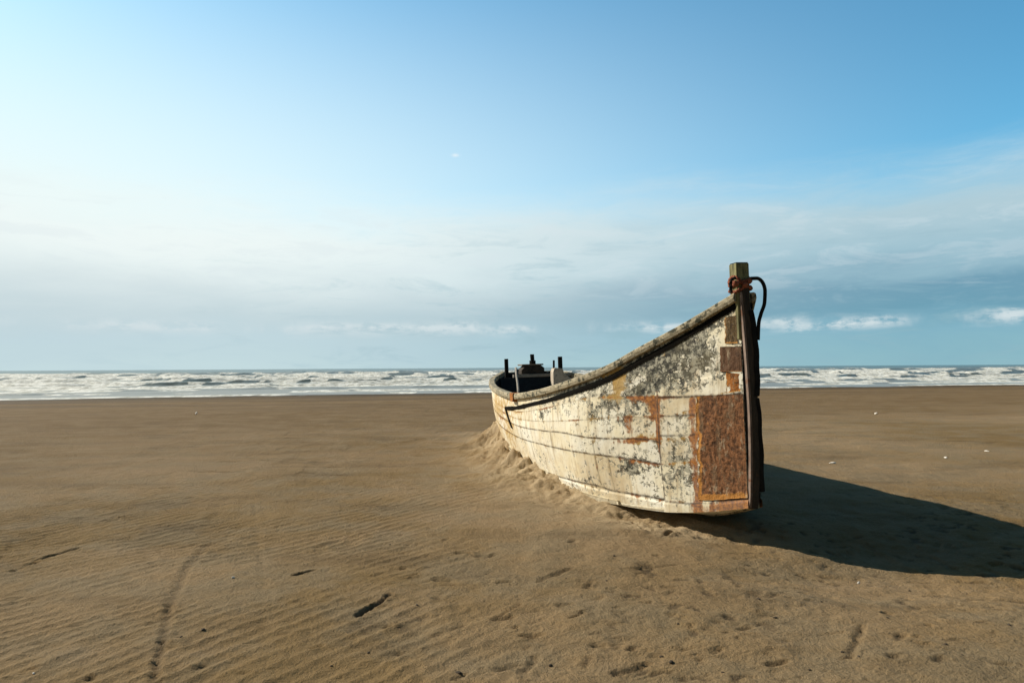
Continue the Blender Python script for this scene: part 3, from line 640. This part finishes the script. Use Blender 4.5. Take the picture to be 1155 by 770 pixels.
# ------------------------------------------------------------------ world, sun, camera
def build_light():
    sc=bpy.context.scene
    d=np.array([-SUN[0],-SUN[1],1.]); d/=np.linalg.norm(d); el=math.asin(d[2]); az=math.atan2(d[0],d[1])
    w=bpy.data.worlds.new('World'); sc.world=w; w.use_nodes=True; g=G(w.node_tree)
    sky=g.node('ShaderNodeTexSky',sky_type='NISHITA',sun_disc=False,sun_elevation=el,sun_rotation=az,air_density=1.0,dust_density=.6,ozone_density=1.6).outputs[0]
    tc=g.node('ShaderNodeTexCoord').outputs['Generated']; xyz=g.node('ShaderNodeSeparateXYZ',{0:tc}).outputs
    e=g.mul(g.m('ARCSINE',xyz[2]),57.2958); a=g.mul(g.m('ARCTAN2',xyz[0],xyz[1]),57.2958)
    vec=lambda fa,fe,o=0.: g.node('ShaderNodeCombineXYZ',{0:g.mul(a,fa),1:g.add(g.mul(e,fe),o),2:o}).outputs[0]
    n1=g.noise(vec(.055,.22,3.),1.,6,.55,.3); n2=g.noise(vec(.15,.70,7.),1.,8,.66,.5); n3=g.noise(vec(.03,.05,11.),1.,3,.5)
    K=8.7
    k=lambda c:tuple(v*K for v in c)
    base=g.mix(1.,sky,SKYTINT,'MULTIPLY')
    base=g.mix(g.mul(g.sst(9.,32.,e),.0),base,k((.1,.3,.6)))
    # thin veil brightening towards the sun side
    glow=g.m('MULTIPLY',g.mul(g.sst(46.,-44.,a),g.sst(38.,10.,e)),1.05,clamp=True)
    base=g.mix(g.mul(glow,VEIL),base,k((.86,.97,.95)))
    # cloud bank over the sea
    ee=g.add(e,g.mul(g.sub(n1,.5),4.5),g.mul(g.sub(n2,.5),3.0),g.mul(a,-.02))
    bank=g.sst(15.8,10.0,ee); bank=g.mul(bank,g.sst(125.,75.,g.m('ABSOLUTE',a)))
    e2=g.add(e,g.mul(g.sub(n1,.5),5.),g.mul(g.sub(n2,.5),2.0))
    cc=g.ramp(g.m('DIVIDE',e2,16.),[(0.,k((.27,.48,.56))),(.12,k((.22,.42,.54))),(.25,k((.145,.315,.43))),(.38,k((.165,.32,.43))),(.52,k((.36,.53,.61))),(.68,k((.46,.61,.67))),(1.,k((.50,.68,.76)))])
    lf=g.m('MULTIPLY',g.mul(g.sst(33.,-24.,a),g.add(.45,g.mul(g.sst(1.,10.5,e2),.55))),1.,clamp=True)
    cc=g.mix(g.mul(lf,.95),cc,k((.89,.96,.94)))
    cc=g.mix(g.mul(g.sst(.50,.68,n2),g.sst(15.,6.,e),g.sst(-45.,15.,a),.5),cc,k((.30,.47,.55))); cc=g.mix(g.mul(g.sst(.50,.35,n2),g.sst(3.,8.,e),.30),cc,k((.72,.80,.83)))
    col=g.mix(g.mul(bank,.93),base,cc)
    # pale fair-weather wisps low over the sea
    wis=g.gauss(e,g.add(3.25,g.mul(g.sub(n2,.5),1.6)),.42); wm=g.mul(g.sst(.40,.55,g.noise(vec(.10,.05,21.),1.,5,.6)),g.sst(.36,.56,g.noise(vec(.55,1.3,31.),1.,6,.65)),1.25)
    col=g.mix(g.mul(wis,wm,.8),col,k((.64,.74,.77)))
    spot=g.mul(g.gauss(a,-4.7,.28),g.gauss(e,17.4,.12)); col=g.mix(g.mul(spot,.7),col,k((.85,.92,.95)))
    below=g.sst(.0,-1.5,e); col=g.mix(below,col,k((.18,.22,.22)))
    dim=g.mul(g.sub(1.,g.mul(g.sst(31.,56.,e),.82)),g.sub(1.,g.mul(g.sst(60.,120.,g.m('ABSOLUTE',a)),.72)))  # sky dimmed overhead and behind the camera to cut fill light in shadows
    col=g.mix(1.,col,g.node('ShaderNodeCombineXYZ',{0:dim,1:dim,2:dim}).outputs[0],'MULTIPLY')
    bg=g.node('ShaderNodeBackground',{'Color':col,'Strength':.1}); g.node('ShaderNodeOutputWorld',{'Surface':bg.outputs[0]})
    L_=bpy.data.lights.new('sun','SUN'); L_.energy=SUN_E; L_.angle=math.radians(.55); L_.color=(1.,.90,.76)
    o=link(bpy.data.objects.new('sun',L_)); from mathutils import Vector
    o.rotation_euler=Vector(tuple(-d)).to_track_quat('-Z','Y').to_euler()
    cam=bpy.data.cameras.new('camera'); cam.sensor_width=36; cam.lens=36*F/1155; cam.clip_start=.05; cam.clip_end=20000
    co=link(bpy.data.objects.new('camera',cam)); from mathutils import Matrix
    co.matrix_world=Matrix.Translation((0,0,H))@Matrix.Rotation(math.pi/2+PITCH,4,'X')@Matrix.Rotation(-ROLL,4,'Z')
    sc.camera=co
    vs=sc.view_settings; vs.view_transform='Standard'; vs.look='None'; vs.exposure=EXPO; vs.gamma=1
SUN=(1.35,-.60); SUN_E=5.0; EXPO=.2; HOLLOW=.125; VEIL=.95; SKYTINT=(.66,1.46,1.54)
def main():
    M={'sand':sand_material(),'hull':hull_material(),'sea':sea_material()}
    M['navy']=rough_mat('navy_shade_paint',(.006,.012,.02),(.012,.024,.036),6)
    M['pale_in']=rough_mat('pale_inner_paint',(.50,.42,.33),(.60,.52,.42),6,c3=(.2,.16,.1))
    M['grey_wood']=rough_mat('grey_wood',(.14,.12,.09),(.24,.2,.15),5,(6,1,6))
    M['gunwale']=rough_mat('gunwale_wood',(.27,.225,.14),(.50,.44,.31),7,(7,1,7),c3=(.06,.06,.038),t3=(.52,.58),s3=12,bs=.8)
    M['tar']=rough_mat('tarred_black',(.008,.007,.006),(.018,.016,.013),12,rough=.85,spec=.15)
    M['black_wood']=rough_mat('black_strip_wood',(.004,.0036,.003),(.012,.010,.007),14,(6,1,6),c3=(.07,.06,.04),t3=(.70,.76),s3=22,rough=.95,bs=1.,spec=.05)
    M['stem']=rough_mat('stem_wood',(.030,.024,.017),(.06,.042,.028),6,(5,5,.8),c3=(.10,.05,.022),t3=(.6,.68))
    M['band']=rough_mat('stem_band_iron',(.12,.078,.058),(.27,.20,.16),7,(2,2,.6),c3=(.15,.06,.025),t3=(.56,.68))
    M['cream']=rough_mat('cream_paint',(.60,.52,.36),(.72,.66,.50),6,c3=(.24,.18,.1),t3=(.60,.66))
    M['post']=rough_mat('post_wood',(.10,.095,.045),(.30,.28,.13),6,(5,5,.8),c3=(.08,.075,.04),t3=(.56,.64))
    M['pale_wood']=rough_mat('pale_wood',(.24,.22,.19),(.36,.33,.28),6,(1,5,5))
    M['engine']=rough_mat('engine_brown',(.030,.024,.018),(.06,.045,.032),8)
    M['engine_light']=rough_mat('engine_hood',(.13,.10,.075),(.20,.16,.12),8)
    M['rope']=rough_mat('rust_red_rope',(.20,.055,.030),(.33,.11,.06),30,rough=.9,bs=1.)
    M['rust_big']=rust_material('rusted_sheet',(.080,.036,.016),(.27,.118,.048),(.54,.24,.055),(.48,.62))
    M['rust_brown']=rust_material('brown_plate',(.10,.05,.026),(.145,.075,.04),(.25,.10,.03),(.66,.8))
    M['rust_orange']=rust_material('orange_rust',(.30,.10,.02),(.46,.17,.03),(.56,.26,.05),(.5,.7),16)
    M['rust_flaky']=rust_material('flaky_rust',(.06,.04,.02),(.16,.10,.04),(.44,.21,.05),(.48,.6),20)
    M['shell']=rough_mat('bone_white',(.74,.70,.62),(.80,.77,.70),30)
    M['clod']=rough_mat('damp_sand',(.05,.036,.023),(.09,.065,.04),30)
    zat=build_sand(M); build_sea(M); build_boat(M); build_rope(M)
    # loose pole leaning on the stern beam
    a=L(-.262,6.545,1.235); b=L(-.60,4.7,.93)
    a,b=POLE
    a=L(*a); b=L(*b); root=bpy.data.objects.new('wooden_pole',None)
    bm=tube([(0,0,0)]+[tuple((a-b)*t+np.array([.008*math.sin(t*5),0,0])) for t in (.25,.5,.75,1.)],.019,10)
    o=bm_obj('wooden_pole',bm,M['pale_wood'],None,smooth=True); o.location=b
    tag(o,'thin grey wooden pole leaning across the dark stern of the boat','pole')
    build_debris(M,zat); build_light()
POLE=((-.33,6.54,1.25),(-.52,5.6,.80))
main()
